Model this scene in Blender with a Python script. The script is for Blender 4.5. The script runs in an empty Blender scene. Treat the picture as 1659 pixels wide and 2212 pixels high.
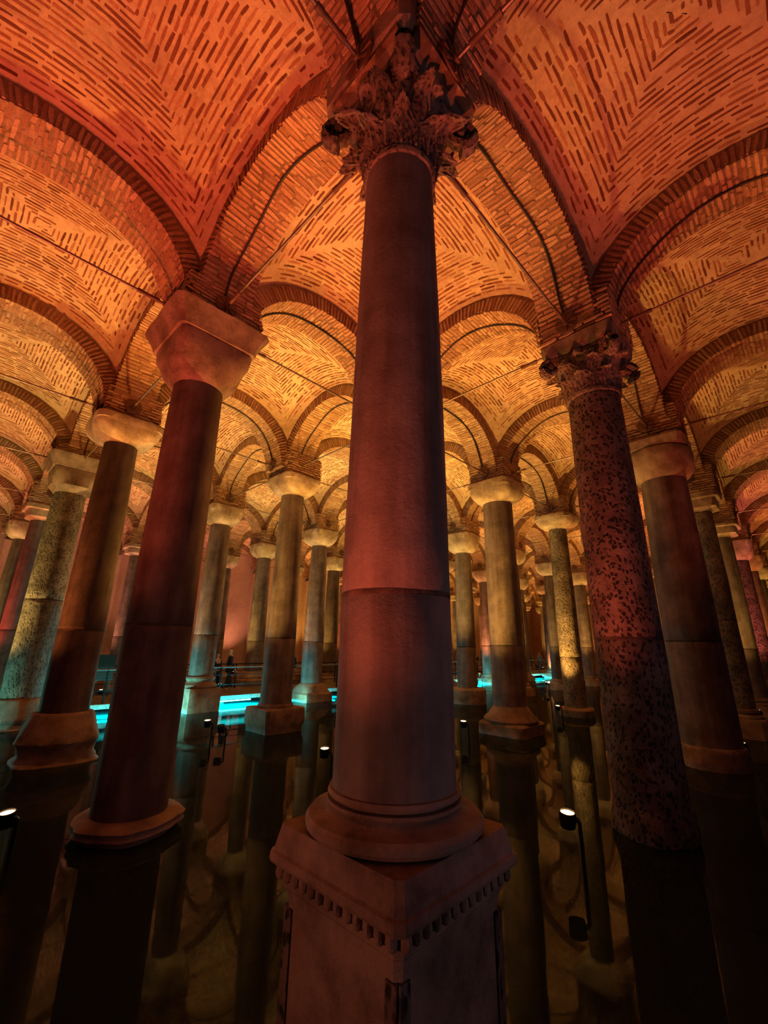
import bpy, bmesh, math, random
from math import sin, cos, pi, sqrt, radians
from mathutils import Vector, Matrix

random.seed(7)
SC = bpy.context.scene
COL = SC.collection

# ------------------------------------------------------------------ camera
W_PX, H_PX = 1659, 2212
F_PX, PITCH, YAW, ROLL = 933.76, 0.2997, 0.0112, 0.0177
CAM = Vector((-0.1716, -3.1682, 2.293))
_X = Vector((cos(YAW), -sin(YAW), 0.0))
_F0 = Vector((sin(YAW), cos(YAW), 0.0))
FWD = _F0 * cos(PITCH) + Vector((0, 0, 1)) * sin(PITCH)
_U = -_F0 * sin(PITCH) + Vector((0, 0, 1)) * cos(PITCH)
RIGHT = _X * cos(ROLL) + _U * sin(ROLL)
UP = _U * cos(ROLL) - _X * sin(ROLL)
cam_data = bpy.data.cameras.new('camera')
cam_data.sensor_fit = 'HORIZONTAL'
cam_data.sensor_width = 36.0
cam_data.lens = F_PX / W_PX * 36.0
cam_data.clip_start = 0.05
cam_data.clip_end = 400.0
cam = bpy.data.objects.new('camera', cam_data)
COL.objects.link(cam)
m = Matrix.Identity(4)
for r in range(3):
    m[r][0], m[r][1], m[r][2], m[r][3] = RIGHT[r], UP[r], -FWD[r], CAM[r]
cam.matrix_world = m
SC.camera = cam

# ------------------------------------------------------------------ world, exposure
world = bpy.data.worlds.new('world')
SC.world = world
world.use_nodes = True
world.node_tree.nodes['Background'].inputs[0].default_value = (0.46, 0.33, 0.42, 1)
world.node_tree.nodes['Background'].inputs[1].default_value = 0.03
vs = SC.view_settings
vs.view_transform = 'Standard'
vs.look = 'None'
vs.gamma = 1.0
vs.use_curve_mapping = False
vs.exposure = 0.0

# ------------------------------------------------------------------ grid of the hall
S, SJ = 4.9, 4.6935                       # column spacing along the two axes
EI = Vector((1, 1, 0)) / sqrt(2)
EJ = Vector((-1, 1, 0)) / sqrt(2)
NK = 6.66                                 # mean height of the column necks over the water (z = 0)
FLOOR_Z = -0.55
TOP_Z = NK + 3.55
ROT = radians(45)
AW = 0.45                                 # half width of the arches
VX, VY = S / 2 - AW, SJ / 2 - AW          # half size of a vault


def gp(i, j, z=0.0):
    p = EI * (i * S) + EJ * (j * SJ)
    return Vector((p.x, p.y, z))


def project(p):
    d = Vector(p) - CAM
    D = d.dot(FWD)
    if D < 0.05:
        return None
    return (W_PX / 2 + F_PX * d.dot(RIGHT) / D, H_PX / 2 - F_PX * d.dot(UP) / D, D)


def in_frame(p, margin=0.0):
    q = project(p)
    return q is not None and -margin * W_PX < q[0] < W_PX * (1 + margin) and -margin * H_PX < q[1] < H_PX * (1 + margin)


# ------------------------------------------------------------------ lights
def spot(name, loc, aim, watts, color, cone=100, blend=1.0, radius=0.06, parent=None):
    L = bpy.data.lights.new(name, 'SPOT')
    L.energy = watts
    L.color = color
    L.spot_size = radians(cone)
    L.spot_blend = blend
    L.shadow_soft_size = radius
    o = bpy.data.objects.new(name, L)
    COL.objects.link(o)
    d = Vector(aim) - Vector(loc)
    o.rotation_euler = d.to_track_quat('-Z', 'Y').to_euler()
    o.location = loc
    return o


def point(name, loc, watts, color, radius=0.1):
    L = bpy.data.lights.new(name, 'POINT')
    L.energy = watts
    L.color = color
    L.shadow_soft_size = radius
    o = bpy.data.objects.new(name, L)
    COL.objects.link(o)
    o.location = loc
    return o


RED = (1.0, 0.115, 0.05)
REDDIM = (1.0, 0.14, 0.065)
ORANGE = (1.0, 0.27, 0.06)
AMBER = (1.0, 0.50, 0.09)
YELLOW = (1.0, 0.62, 0.14)
PINK = (1.0, 0.2, 0.14)
ROSE = (1.0, 0.36, 0.2)
PURPLE = (0.55, 0.12, 0.6)
CYAN = (0.0, 0.75, 0.9)
TEAL = (0.25, 0.95, 0.75)
# ------------------------------------------------------------------ materials
MATS = {}


def mat(name, build):
    if name in MATS:
        return MATS[name]
    mt = bpy.data.materials.new(name)
    mt.use_nodes = True
    nt = mt.node_tree
    nt.nodes.clear()
    out = nt.nodes.new('ShaderNodeOutputMaterial')
    build(nt, out)
    MATS[name] = mt
    return mt


def N(nt, kind, **kw):
    n = nt.nodes.new(kind)
    for k, v in kw.items():
        if k.startswith('i_'):
            n.inputs[k[2:].replace('_', ' ')].default_value = v
        else:
            setattr(n, k, v)
    return n


def ramp(nt, stops, interp='LINEAR'):
    n = nt.nodes.new('ShaderNodeValToRGB')
    n.color_ramp.interpolation = interp
    el = n.color_ramp.elements
    while len(el) < len(stops):
        el.new(0.5)
    for e, (p, c) in zip(el, stops):
        e.position = p
        e.color = (c[0], c[1], c[2], 1)
    return n


def coords(nt, scale=(1, 1, 1), world_space=False):
    if world_space:
        tc = N(nt, 'ShaderNodeNewGeometry')
        src = tc.outputs['Position']
    else:
        tc = N(nt, 'ShaderNodeTexCoord')
        src = tc.outputs['Object']
    mp = N(nt, 'ShaderNodeMapping')
    mp.inputs['Scale'].default_value = scale
    nt.links.new(src, mp.inputs['Vector'])
    return mp.outputs['Vector']


def stone(name, dark, mid, light, streak=1.0, pits=0.0, rough=0.75, bump=0.4, pit_scale=14.0, crust=0.0):
    def b(nt, out):
        lk = nt.links.new
        bs = N(nt, 'ShaderNodeBsdfPrincipled')
        bs.inputs['Roughness'].default_value = rough
        bs.inputs['Specular IOR Level'].default_value = 0.25
        v1 = coords(nt, (3.2, 3.2, 0.28), True)
        n1 = N(nt, 'ShaderNodeTexNoise', i_Scale=1.6, i_Detail=6.0, i_Roughness=0.6)
        lk(v1, n1.inputs['Vector'])
        v2 = coords(nt, (1, 1, 1), True)
        n2 = N(nt, 'ShaderNodeTexNoise', i_Scale=2.3, i_Detail=8.0, i_Roughness=0.65)
        lk(v2, n2.inputs['Vector'])
        mx = N(nt, 'ShaderNodeMix')
        mx.data_type = 'FLOAT'
        mx.inputs[0].default_value = 0.5 * streak
        lk(n2.outputs[0], mx.inputs[2])
        lk(n1.outputs[0], mx.inputs[3])
        rp = ramp(nt, [(0.38, dark), (0.5, mid), (0.62, light)])
        lk(mx.outputs[0], rp.inputs[0])
        n3 = N(nt, 'ShaderNodeTexNoise', i_Scale=26.0, i_Detail=6.0, i_Roughness=0.7)
        lk(v2, n3.inputs['Vector'])
        hgt = n3.outputs[0]
        col = rp.outputs[0]
        if pits > 0:
            vo = N(nt, 'ShaderNodeTexVoronoi', i_Scale=pit_scale)
            vo.feature = 'F1'
            v3 = coords(nt, (1, 1, 0.62), True)
            nd = N(nt, 'ShaderNodeTexNoise', i_Scale=7.0, i_Detail=3.0)
            lk(v3, nd.inputs['Vector'])
            ad = N(nt, 'ShaderNodeMixRGB', blend_type='ADD')
            ad.inputs[0].default_value = 0.12
            lk(v3, ad.inputs[1])
            lk(nd.outputs[1], ad.inputs[2])
            lk(ad.outputs[0], vo.inputs['Vector'])
            pr = ramp(nt, [(0.22, (0, 0, 0)), (0.5, (1, 1, 1))])
            lk(vo.outputs['Distance'], pr.inputs[0])
            mm = N(nt, 'ShaderNodeMixRGB', blend_type='MULTIPLY')
            mm.inputs[0].default_value = min(1.0, pits)
            lk(col, mm.inputs[1])
            lk(pr.outputs[0], mm.inputs[2])
            col = mm.outputs[0]
            ma = N(nt, 'ShaderNodeMath', operation='MULTIPLY_ADD')
            lk(pr.outputs[0], ma.inputs[0])
            ma.inputs[1].default_value = 1.5 * pits
            lk(hgt, ma.inputs[2])
            hgt = ma.outputs[0]
        bp = N(nt, 'ShaderNodeBump', i_Strength=bump, i_Distance=0.02)
        lk(hgt, bp.inputs['Height'])
        lk(bp.outputs[0], bs.inputs['Normal'])
        lk(col, bs.inputs['Base Color'])
        lk(bs.outputs[0], out.inputs[0])
    return mat(name, b)


def mortar_mat(name, dark, mid, light):
    def b(nt, out):
        lk = nt.links.new
        bs = N(nt, 'ShaderNodeBsdfPrincipled', i_Roughness=0.9)
        bs.inputs['Specular IOR Level'].default_value = 0.1
        v = coords(nt, (1, 1, 1), True)
        n1 = N(nt, 'ShaderNodeTexNoise', i_Scale=0.55, i_Detail=5.0, i_Roughness=0.65)
        n2 = N(nt, 'ShaderNodeTexNoise', i_Scale=9.0, i_Detail=7.0, i_Roughness=0.7)
        lk(v, n1.inputs['Vector'])
        lk(v, n2.inputs['Vector'])
        mx = N(nt, 'ShaderNodeMix')
        mx.data_type = 'FLOAT'
        mx.inputs[0].default_value = 0.45
        lk(n1.outputs[0], mx.inputs[2])
        lk(n2.outputs[0], mx.inputs[3])
        rp = ramp(nt, [(0.34, dark), (0.5, mid), (0.64, light)])
        lk(mx.outputs[0], rp.inputs[0])
        lk(rp.outputs[0], bs.inputs['Base Color'])
        n3 = N(nt, 'ShaderNodeTexNoise', i_Scale=22.0, i_Detail=8.0, i_Roughness=0.7)
        lk(v, n3.inputs['Vector'])
        bp = N(nt, 'ShaderNodeBump', i_Strength=0.8, i_Distance=0.03)
        lk(n3.outputs[0], bp.inputs['Height'])
        lk(bp.outputs[0], bs.inputs['Normal'])
        lk(bs.outputs[0], out.inputs[0])
    return mat(name, b)


def brick_mat(name, tones):
    def b(nt, out):
        lk = nt.links.new
        bs = N(nt, 'ShaderNodeBsdfPrincipled', i_Roughness=0.9)
        bs.inputs['Specular IOR Level'].default_value = 0.1
        oi = N(nt, 'ShaderNodeObjectInfo')
        ge = N(nt, 'ShaderNodeNewGeometry')
        ad = N(nt, 'ShaderNodeMath', operation='ADD')
        lk(oi.outputs['Random'], ad.inputs[0])
        lk(ge.outputs['Random Per Island'], ad.inputs[1])
        fr = N(nt, 'ShaderNodeMath', operation='FRACT')
        lk(ad.outputs[0], fr.inputs[0])
        rp = ramp(nt, tones)
        lk(fr.outputs[0], rp.inputs[0])
        n = N(nt, 'ShaderNodeTexNoise', i_Scale=30.0, i_Detail=5.0)
        lk(ge.outputs['Position'], n.inputs['Vector'])
        mm = N(nt, 'ShaderNodeMixRGB', blend_type='OVERLAY')
        mm.inputs[0].default_value = 0.5
        lk(rp.outputs[0], mm.inputs[1])
        lk(n.outputs[0], mm.inputs[2])
        lk(mm.outputs[0], bs.inputs['Base Color'])
        bp = N(nt, 'ShaderNodeBump', i_Strength=0.6, i_Distance=0.01)
        lk(n.outputs[0], bp.inputs['Height'])
        lk(bp.outputs[0], bs.inputs['Normal'])
        lk(bs.outputs[0], out.inputs[0])
    return mat(name, b)


def plain(name, color, rough=0.6, metal=0.0, emit=None, strength=0.0, noise=0.25):
    def b(nt, out):
        lk = nt.links.new
        bs = N(nt, 'ShaderNodeBsdfPrincipled', i_Roughness=rough, i_Metallic=metal)
        v = coords(nt)
        n = N(nt, 'ShaderNodeTexNoise', i_Scale=12.0, i_Detail=5.0)
        lk(v, n.inputs['Vector'])
        c0 = tuple(c * (1 - noise) for c in color)
        c1 = tuple(min(1, c * (1 + noise)) for c in color)
        rp = ramp(nt, [(0.3, c0), (0.7, c1)])
        lk(n.outputs[0], rp.inputs[0])
        lk(rp.outputs[0], bs.inputs['Base Color'])
        if emit:
            bs.inputs['Emission Color'].default_value = (*emit, 1)
            bs.inputs['Emission Strength'].default_value = strength
        lk(bs.outputs[0], out.inputs[0])
    return mat(name, b)


def water_mat():
    def b(nt, out):
        lk = nt.links.new
        v = coords(nt, (1, 1, 1), True)
        n = N(nt, 'ShaderNodeTexNoise', i_Scale=1.1, i_Detail=2.0, i_Roughness=0.4)
        lk(v, n.inputs['Vector'])
        bp = N(nt, 'ShaderNodeBump', i_Strength=0.012, i_Distance=0.2)
        lk(n.outputs[0], bp.inputs['Height'])
        tr = N(nt, 'ShaderNodeBsdfTransparent')
        tr.inputs[0].default_value = (0.30, 0.36, 0.35, 1)
        gl = N(nt, 'ShaderNodeBsdfGlossy', i_Roughness=0.03)
        gl.inputs[0].default_value = (0.52, 0.52, 0.52, 1)
        lk(bp.outputs[0], gl.inputs['Normal'])
        fr = N(nt, 'ShaderNodeFresnel', i_IOR=1.33)
        lk(bp.outputs[0], fr.inputs['Normal'])
        mx = N(nt, 'ShaderNodeMixShader')
        lk(fr.outputs[0], mx.inputs[0])
        df = N(nt, 'ShaderNodeBsdfDiffuse')
        df.inputs[0].default_value = (0.018, 0.034, 0.037, 1)
        mk = N(nt, 'ShaderNodeMixShader')
        mk.inputs[0].default_value = 0.5
        lk(tr.outputs[0], mk.inputs[1])
        lk(df.outputs[0], mk.inputs[2])
        lk(mk.outputs[0], mx.inputs[1])
        lk(gl.outputs[0], mx.inputs[2])
        lk(mx.outputs[0], out.inputs[0])
    return mat('water', b)


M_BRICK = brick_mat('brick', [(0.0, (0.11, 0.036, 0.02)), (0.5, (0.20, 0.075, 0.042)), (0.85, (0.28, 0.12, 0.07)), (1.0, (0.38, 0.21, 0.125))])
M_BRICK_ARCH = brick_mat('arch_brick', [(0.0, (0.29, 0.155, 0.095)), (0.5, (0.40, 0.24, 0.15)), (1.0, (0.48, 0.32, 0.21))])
M_JOINT = mortar_mat('eroded_joint', (0.13, 0.075, 0.048), (0.25, 0.155, 0.10), (0.44, 0.30, 0.20))
M_MORTAR = mortar_mat('mortar', (0.34, 0.23, 0.15), (0.52, 0.37, 0.25), (0.64, 0.48, 0.34))
M_PLASTER = mortar_mat('wall_plaster', (0.40, 0.26, 0.20), (0.55, 0.38, 0.30), (0.62, 0.46, 0.37))
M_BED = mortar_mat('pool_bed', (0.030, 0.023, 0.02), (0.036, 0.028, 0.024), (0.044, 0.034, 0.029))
M_MARBLE = stone('grey_marble', (0.095, 0.07, 0.064), (0.175, 0.133, 0.122), (0.265, 0.21, 0.195), 1.0, bump=0.6)
M_MARBLE_D = stone('dark_marble', (0.06, 0.04, 0.034), (0.105, 0.07, 0.06), (0.16, 0.115, 0.095), 1.0)
M_MARBLE_A = stone('reddish_marble', (0.10, 0.074, 0.064), (0.165, 0.13, 0.115), (0.235, 0.195, 0.175), 1.0)
M_PITTED = stone('pitted_granite', (0.08, 0.055, 0.045), (0.14, 0.098, 0.08), (0.21, 0.155, 0.13), 0.4, pits=0.85, bump=0.9, pit_scale=20)
M_BARK = stone('eroded_limestone', (0.12, 0.095, 0.07), (0.21, 0.17, 0.13), (0.32, 0.265, 0.20), 0.3, pits=0.5, bump=1.0, pit_scale=16)
M_CAPITAL = stone('capital_limestone', (0.24, 0.17, 0.12), (0.37, 0.28, 0.21), (0.50, 0.40, 0.31), 0.1, bump=0.7)
M_CARVED = stone('carved_capital_stone', (0.10, 0.07, 0.055), (0.19, 0.14, 0.11), (0.28, 0.21, 0.165), 0.1, pits=0.55, bump=0.9, pit_scale=22)
M_CAP_DARK = stone('brown_capital_stone', (0.13, 0.09, 0.065), (0.22, 0.155, 0.115), (0.31, 0.23, 0.18), 0.1, bump=0.8)
M_BASE = stone('plinth_stone', (0.15, 0.10, 0.075), (0.26, 0.18, 0.135), (0.36, 0.26, 0.20), 0.1, bump=0.9)
M_SEAM = stone('joint_stain', (0.03, 0.02, 0.018), (0.06, 0.04, 0.033), (0.14, 0.09, 0.075), 0.1)
M_IRON = plain('rusted_iron', (0.12, 0.06, 0.04), 0.6, 0.3)
M_IRONL = plain('galvanised_rod', (0.20, 0.15, 0.13), 0.4, 0.75)
M_CABLE = plain('black_cable', (0.02, 0.015, 0.014), 0.6)
M_LAMP = plain('black_lamp_metal', (0.012, 0.011, 0.011), 0.4, 0.5)
M_LENS = plain('lit_lens', (1, 0.8, 0.6), 0.3, 0, (1.0, 0.56, 0.24), 9.0, 0.0)
M_LED = plain('cyan_led', (0.1, 0.6, 0.7), 0.3, 0, (0.06, 0.85, 1.0), 14.0, 0.0)
M_DECK = plain('dark_deck', (0.09, 0.085, 0.08), 0.6)
M_EDGE = plain('deck_edge', (0.42, 0.40, 0.33), 0.6)
M_WATER = water_mat()


# ------------------------------------------------------------------ mesh helpers
class MB:
    def __init__(self):
        self.v, self.f = [], []

    def add(self, vs_, fs_):
        o = len(self.v)
        self.v += [tuple(v) for v in vs_]
        self.f += [tuple(i + o for i in f) for f in fs_]
        return self

    def box(self, c, h, rot=None):
        vs_ = []
        for sx in (-1, 1):
            for sy in (-1, 1):
                for sz in (-1, 1):
                    p = Vector((sx * h[0], sy * h[1], sz * h[2]))
                    if rot is not None:
                        p = rot @ p
                    vs_.append(p + Vector(c))
        return self.add(vs_, BOXF)

    def rings(self, rings, cap0=True, cap1=True):
        n = len(rings[0])
        vs_ = [p for r_ in rings for p in r_]
        fs_ = []
        for k in range(len(rings) - 1):
            for a in range(n):
                b_ = (a + 1) % n
                fs_.append((k * n + a, k * n + b_, (k + 1) * n + b_, (k + 1) * n + a))
        if cap0:
            fs_.append(tuple(reversed(range(n))))
        if cap1:
            fs_.append(tuple(range((len(rings) - 1) * n, len(rings) * n)))
        return self.add(vs_, fs_)

    def lathe(self, prof, n=32, wob=0.0, seed=0, c=(0, 0), cap=True):
        rnd = random.Random(seed)
        ph = [rnd.uniform(0, 6.28) for _ in range(6)]
        rings = []
        for (r_, z) in prof:
            ring = []
            for a in range(n):
                t = 2 * pi * a / n
                w = 1.0
                if wob:
                    w += wob * (sin(3 * t + ph[0] + 2.1 * z) + 0.7 * sin(5 * t + ph[1] - 3.3 * z) + 0.5 * sin(8 * t + ph[2] + 7 * z) + 0.4 * sin(13 * t + ph[3] - 11 * z))
                ring.append((c[0] + r_ * w * cos(t), c[1] + r_ * w * sin(t), z))
            rings.append(ring)
        return self.rings(rings, cap, cap)

    def loft(self, secs, n=32, wob=0.0, seed=0):
        """secs: (half size, z, exponent) - superellipse sections."""
        rnd = random.Random(seed)
        ph = [rnd.uniform(0, 6.28) for _ in range(4)]
        rings = []
        for (h, z, e) in secs:
            ring = []
            for a in range(n):
                t = 2 * pi * (a + 0.5) / n
                cx_, sx_ = cos(t), sin(t)
                rr = h / ((abs(cx_) ** e + abs(sx_) ** e) ** (1.0 / e))
                if wob:
                    rr *= 1 + wob * (sin(4 * t + ph[0] + 4 * z) + 0.7 * sin(9 * t + ph[1] - 6 * z) + 0.5 * sin(15 * t + ph[2] + 13 * z))
                ring.append((rr * cx_, rr * sx_, z))
            rings.append(ring)
        return self.rings(rings)

    def tube(self, pts, r_, n=8):
        pts = [Vector(p) for p in pts]
        rings = []
        for k, p in enumerate(pts):
            a, b_ = pts[max(0, k - 1)], pts[min(len(pts) - 1, k + 1)]
            d = (b_ - a).normalized()
            u = d.cross(Vector((0, 0, 1)))
            if u.length < 1e-3:
                u = Vector((1, 0, 0))
            u.normalize()
            w = d.cross(u)
            rk = r_[k] if isinstance(r_, (list, tuple)) else r_
            rings.append([p + (u * cos(2 * pi * q / n) + w * sin(2 * pi * q / n)) * rk for q in range(n)])
        return self.rings(rings)

    def mesh(self, name, material, smooth=None):
        me = bpy.data.meshes.new(name)
        me.from_pydata(self.v, [], self.f)
        if material is not None:
            me.materials.append(material)
        bm = bmesh.new()
        bm.from_mesh(me)
        bmesh.ops.recalc_face_normals(bm, faces=bm.faces)
        bm.to_mesh(me)
        bm.free()
        if smooth is not None:
            me.shade_smooth()
            me.set_sharp_from_angle(angle=radians(smooth))
        return me

    def obj(self, name, material, parent=None, smooth=None, **kw):
        return link(name, self.mesh(name, material, smooth), parent, **kw)


BOXF = [(0, 1, 3, 2), (4, 6, 7, 5), (0, 4, 5, 1), (2, 3, 7, 6), (0, 2, 6, 4), (1, 5, 7, 3)]


def link(name, data, parent=None, loc=None, rz=None, kind=None):
    o = bpy.data.objects.new(name, data)
    COL.objects.link(o)
    if parent is not None:
        o.parent = parent
    if loc is not None:
        o.location = loc
    if rz is not None:
        o.rotation_euler = (0, 0, rz)
    if kind:
        o['kind'] = kind
    return o


def thing(name, label, cat, loc=(0, 0, 0), rz=0.0, group=None):
    o = link(name, None, None, loc, rz)
    o.empty_display_size = 0.2
    tag(o, label, cat, group)
    return o


def tag(o, label, cat, group=None):
    o['label'] = label
    o['category'] = cat
    if group:
        o['group'] = group
    return o


# unit bricks with broken, uneven edges; x = length, y = thickness, z = height over the bed (0 .. 1)
UNIT_BRICKS = []
for k in range(8):
    rnd = random.Random(100 + k)
    vs_ = []
    for sx in (-1, 0, 1):
        for sy in (-1, 1):
            for z in (0, 1):
                e = rnd.uniform(0.16, 0.5)
                vs_.append((sx * 0.5 + rnd.uniform(-0.05, 0.05) * (sx == 0), sy * (e if sx else rnd.uniform(0.36, 0.56)) + (0.12 * sx * ((k % 3) - 1)), z * rnd.uniform(0.75, 1.1) if z else -2.0))
    fs_ = []
    for s_ in range(2):
        a = s_ * 4
        b_ = a + 4
        fs_ += [(a, b_, b_ + 1, a + 1), (a + 2, a + 3, b_ + 3, b_ + 2), (a + 1, b_ + 1, b_ + 3, a + 3)]
    fs_ += [(0, 1, 3, 2), (8, 10, 11, 9)]
    mb = MB().add(vs_, fs_)
    UNIT_BRICKS.append((mb, mb.mesh('brick', M_BRICK), mb.mesh('brick', M_BRICK_ARCH)))


class BrickSet:
    """Bricks laid on one piece of the ceiling: the ones that show largest are objects, the rest one joined part."""
    def __init__(self, arch=False):
        self.items = []
        self.arch = arch
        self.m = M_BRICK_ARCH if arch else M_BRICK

    def lay(self, p, t, n, length, thick, proud, tilt=0.0):
        t = Vector(t).normalized()
        if tilt:
            t = (t + Vector(n).normalized().cross(t) * random.uniform(-tilt, tilt)).normalized()
        self.items.append((Vector(p), t, Vector(n).normalized(), length, thick, proud, random.randrange(8)))

    def matrix(self, it):
        p, t, n, L, th, pr, k = it
        b_ = n.cross(t).normalized()
        n2 = t.cross(b_).normalized()
        mm = Matrix.Identity(4)
        for r_ in range(3):
            mm[r_][0], mm[r_][1], mm[r_][2], mm[r_][3] = t[r_] * L, b_[r_] * th, n2[r_] * pr, p[r_]
        return mm

    def joined(self, items):
        mb = MB()
        for it in items:
            mm = self.matrix(it)
            u = UNIT_BRICKS[it[6]][0]
            mb.add([mm @ Vector(v) for v in u.v], u.f)
        return mb

    def build(self, parent, xf, limit=300, name='brick'):
        scored = []
        rest = []
        r3 = xf.to_3x3()
        for it in self.items:
            wp = xf @ it[0]
            wn = r3 @ it[2]
            q = project(wp)
            if q and -20 < q[0] < W_PX + 20 and -20 < q[1] < H_PX + 20 and wn.dot(CAM - wp) > 0:
                scored.append((it[3] / q[2], it))
            else:
                rest.append(it)
        scored.sort(key=lambda s_: -s_[0])
        for _, it in scored[:limit]:
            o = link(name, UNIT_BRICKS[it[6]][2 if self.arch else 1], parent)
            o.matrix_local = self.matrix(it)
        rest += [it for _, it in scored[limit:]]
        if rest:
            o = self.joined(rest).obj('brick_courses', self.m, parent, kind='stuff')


# ------------------------------------------------------------------ vaults
def vz(u, v):
    au, av = abs(u), abs(v)
    d, e = max(au, av), min(au, av)
    if d < 1e-4:
        return NK + 3.2
    zg = 1.5 + 1.7 * sqrt(max(0.0, 1 - (d / 1.025) ** 2))
    zc = 3.2 - 0.3 * d * d
    w = sqrt(max(0.0, 1 - ((zg - 1) / (zc - 1)) ** 2))
    return NK + 1 + (zc - 1) * sqrt(max(0.0, 1 - (w * e / d) ** 2))


def vpos(u, v):
    return Vector((u * VX, v * VY, vz(u, v)))


def vnormal(u, v, cell):
    h = 0.004
    if cell < 2:      # keep inside the cell
        du = h if abs(u) < 0.98 else -h
        e = abs(v) / max(1e-6, abs(u))
        a = vpos(u, v)
        b_ = vpos(u, v + (h if v < 0 else -h))
        c_ = vpos(u + (h if u > 0 else -h) * (1 if abs(u) < 0.99 else -1), v)
    else:
        a = vpos(u, v)
        b_ = vpos(u + (h if u < 0 else -h), v)
        c_ = vpos(u, v + (h if v > 0 else -h) * (1 if abs(v) < 0.99 else -1))
    n = (b_ - a).cross(c_ - a).normalized()
    if n.z > 0:
        n = -n
    return n


def vault_mesh():
    mb = MB()
    ND, NT = 18, 16
    for cell in range(4):
        vs_, fs_ = [], []
        for a in range(ND + 1):
            d = 0.02 + 0.98 * a / ND
            for b_ in range(NT + 1):
                t = -1 + 2 * b_ / NT
                u, v = (d, d * t) if cell < 2 else (d * t, d)
                if cell % 2:
                    u, v = -u, -v
                vs_.append(vpos(u, v))
        for a in range(ND):
            for b_ in range(NT):
                i0 = a * (NT + 1) + b_
                fs_.append((i0, i0 + 1, i0 + NT + 2, i0 + NT + 1))
        # close to the flat top
        o = len(vs_)
        for b_ in range(NT + 1):
            p = vs_[ND * (NT + 1) + b_]
            vs_.append(Vector((p.x, p.y, TOP_Z)))
        for b_ in range(NT):
            i0 = ND * (NT + 1) + b_
            fs_.append((i0, i0 + 1, o + b_ + 1, o + b_))
        mb.add(vs_, fs_)
    d = 0.02
    mb.add([vpos(d, d), vpos(-d, d), vpos(-d, -d), vpos(d, -d)], [(0, 1, 2, 3)])
    mb.add([(VX, VY, TOP_Z), (-VX, VY, TOP_Z), (-VX, -VY, TOP_Z), (VX, -VY, TOP_Z)], [(0, 1, 2, 3)])
    me = bpy.data.meshes.new('ceiling')
    me.from_pydata(mb.v, [], mb.f)
    me.materials.append(M_MORTAR)
    bm = bmesh.new()
    bm.from_mesh(me)
    bmesh.ops.remove_doubles(bm, verts=bm.verts, dist=0.002)
    bmesh.ops.recalc_face_normals(bm, faces=bm.faces)
    bm.to_mesh(me)
    bm.free()
    me.shade_smooth()
    me.set_sharp_from_angle(angle=radians(28))
    return me


def vault_bricks(seed, pitch=0.082):
    random.seed(seed)
    bs = BrickSet()
    for cell in range(4):
        size = VX if cell < 2 else VY
        d = 0.035
        while d < 0.985:
            # walk the arc from groin to groin
            pts = []
            NSEG = 40
            for k in range(NSEG + 1):
                t = -1 + 2 * k / NSEG
                u, v = (d, d * t) if cell < 2 else (d * t, d)
                if cell % 2:
                    u, v = -u, -v
                pts.append((u, v, vpos(u, v)))
            acc = [0.0]
            for k in range(NSEG):
                acc.append(acc[-1] + (pts[k + 1][2] - pts[k][2]).length)
            total = acc[-1]
            s_ = random.uniform(0.01, 0.16)
            wob = random.uniform(-0.004, 0.004)
            while s_ < total - 0.06:
                L = random.choice((random.uniform(0.24, 0.48), random.uniform(0.24, 0.40), random.uniform(0.14, 0.26)))
                L = min(L, total - s_ - 0.01)
                sm = s_ + L / 2
                k = 0
                while k < NSEG - 1 and acc[k + 1] < sm:
                    k += 1
                f_ = (sm - acc[k]) / max(1e-6, acc[k + 1] - acc[k])
                u = pts[k][0] + (pts[k + 1][0] - pts[k][0]) * f_
                v = pts[k][1] + (pts[k + 1][1] - pts[k][1]) * f_
                p = vpos(u, v)
                n = vnormal(u, v, cell)
                t_ = pts[k + 1][2] - pts[k][2]
                if random.random() < 0.93:
                    bs.lay(p + Vector((wob, wob, 0)), t_, n, L, random.uniform(0.030, 0.050), random.uniform(0.003, 0.010))
                s_ += L + random.choice((-0.01, 0.0, 0.008, 0.02, 0.045))
            # next course: equal step along the slope at the crown
            zc0, zc1 = vz(d, 0) if cell < 2 else vz(0, d), 0
            d += pitch / size * random.uniform(0.93, 1.07)
    return bs


# ------------------------------------------------------------------ arches
def arch_z(t, hs, crown=1.55, base=1.0):
    q = 1 - (t / hs) ** 2
    return NK + base + crown * sqrt(max(0.0, q))


def arch_mesh(span):
    hs = span / 2 - 0.60
    mb = MB()
    n = 40
    prof = []
    for k in range(n + 1):
        th = pi * k / n
        prof.append((-hs * cos(th), NK + 1.0 + 1.55 * sin(th)))
    half = span / 2 - AW + 0.02
    prof = [(-half, NK + 0.97)] + [(-hs, NK + 0.97)] + prof + [(hs, NK + 0.97)] + [(half, NK + 0.97)]
    m_ = len(prof)
    vs_ = [(x, -AW, z) for x, z in prof] + [(x, AW, z) for x, z in prof] + [(x, -AW, TOP_Z) for x, z in prof] + [(x, AW, TOP_Z) for x, z in prof]
    fs_ = []
    for k in range(m_ - 1):
        fs_ += [(k, k + 1, m_ + k + 1, m_ + k), (2 * m_ + k, 3 * m_ + k, 3 * m_ + k + 1, 2 * m_ + k + 1),
                (k, 2 * m_ + k, 2 * m_ + k + 1, k + 1), (m_ + k, m_ + k + 1, 3 * m_ + k + 1, 3 * m_ + k)]
    fs_ += [(0, m_, 3 * m_, 2 * m_), (m_ - 1, 3 * m_ - 1, 4 * m_ - 1, 2 * m_ - 1)]
    mb.add(vs_, fs_)
    return mb.mesh('ceiling_arch', M_JOINT, 30)


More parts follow.
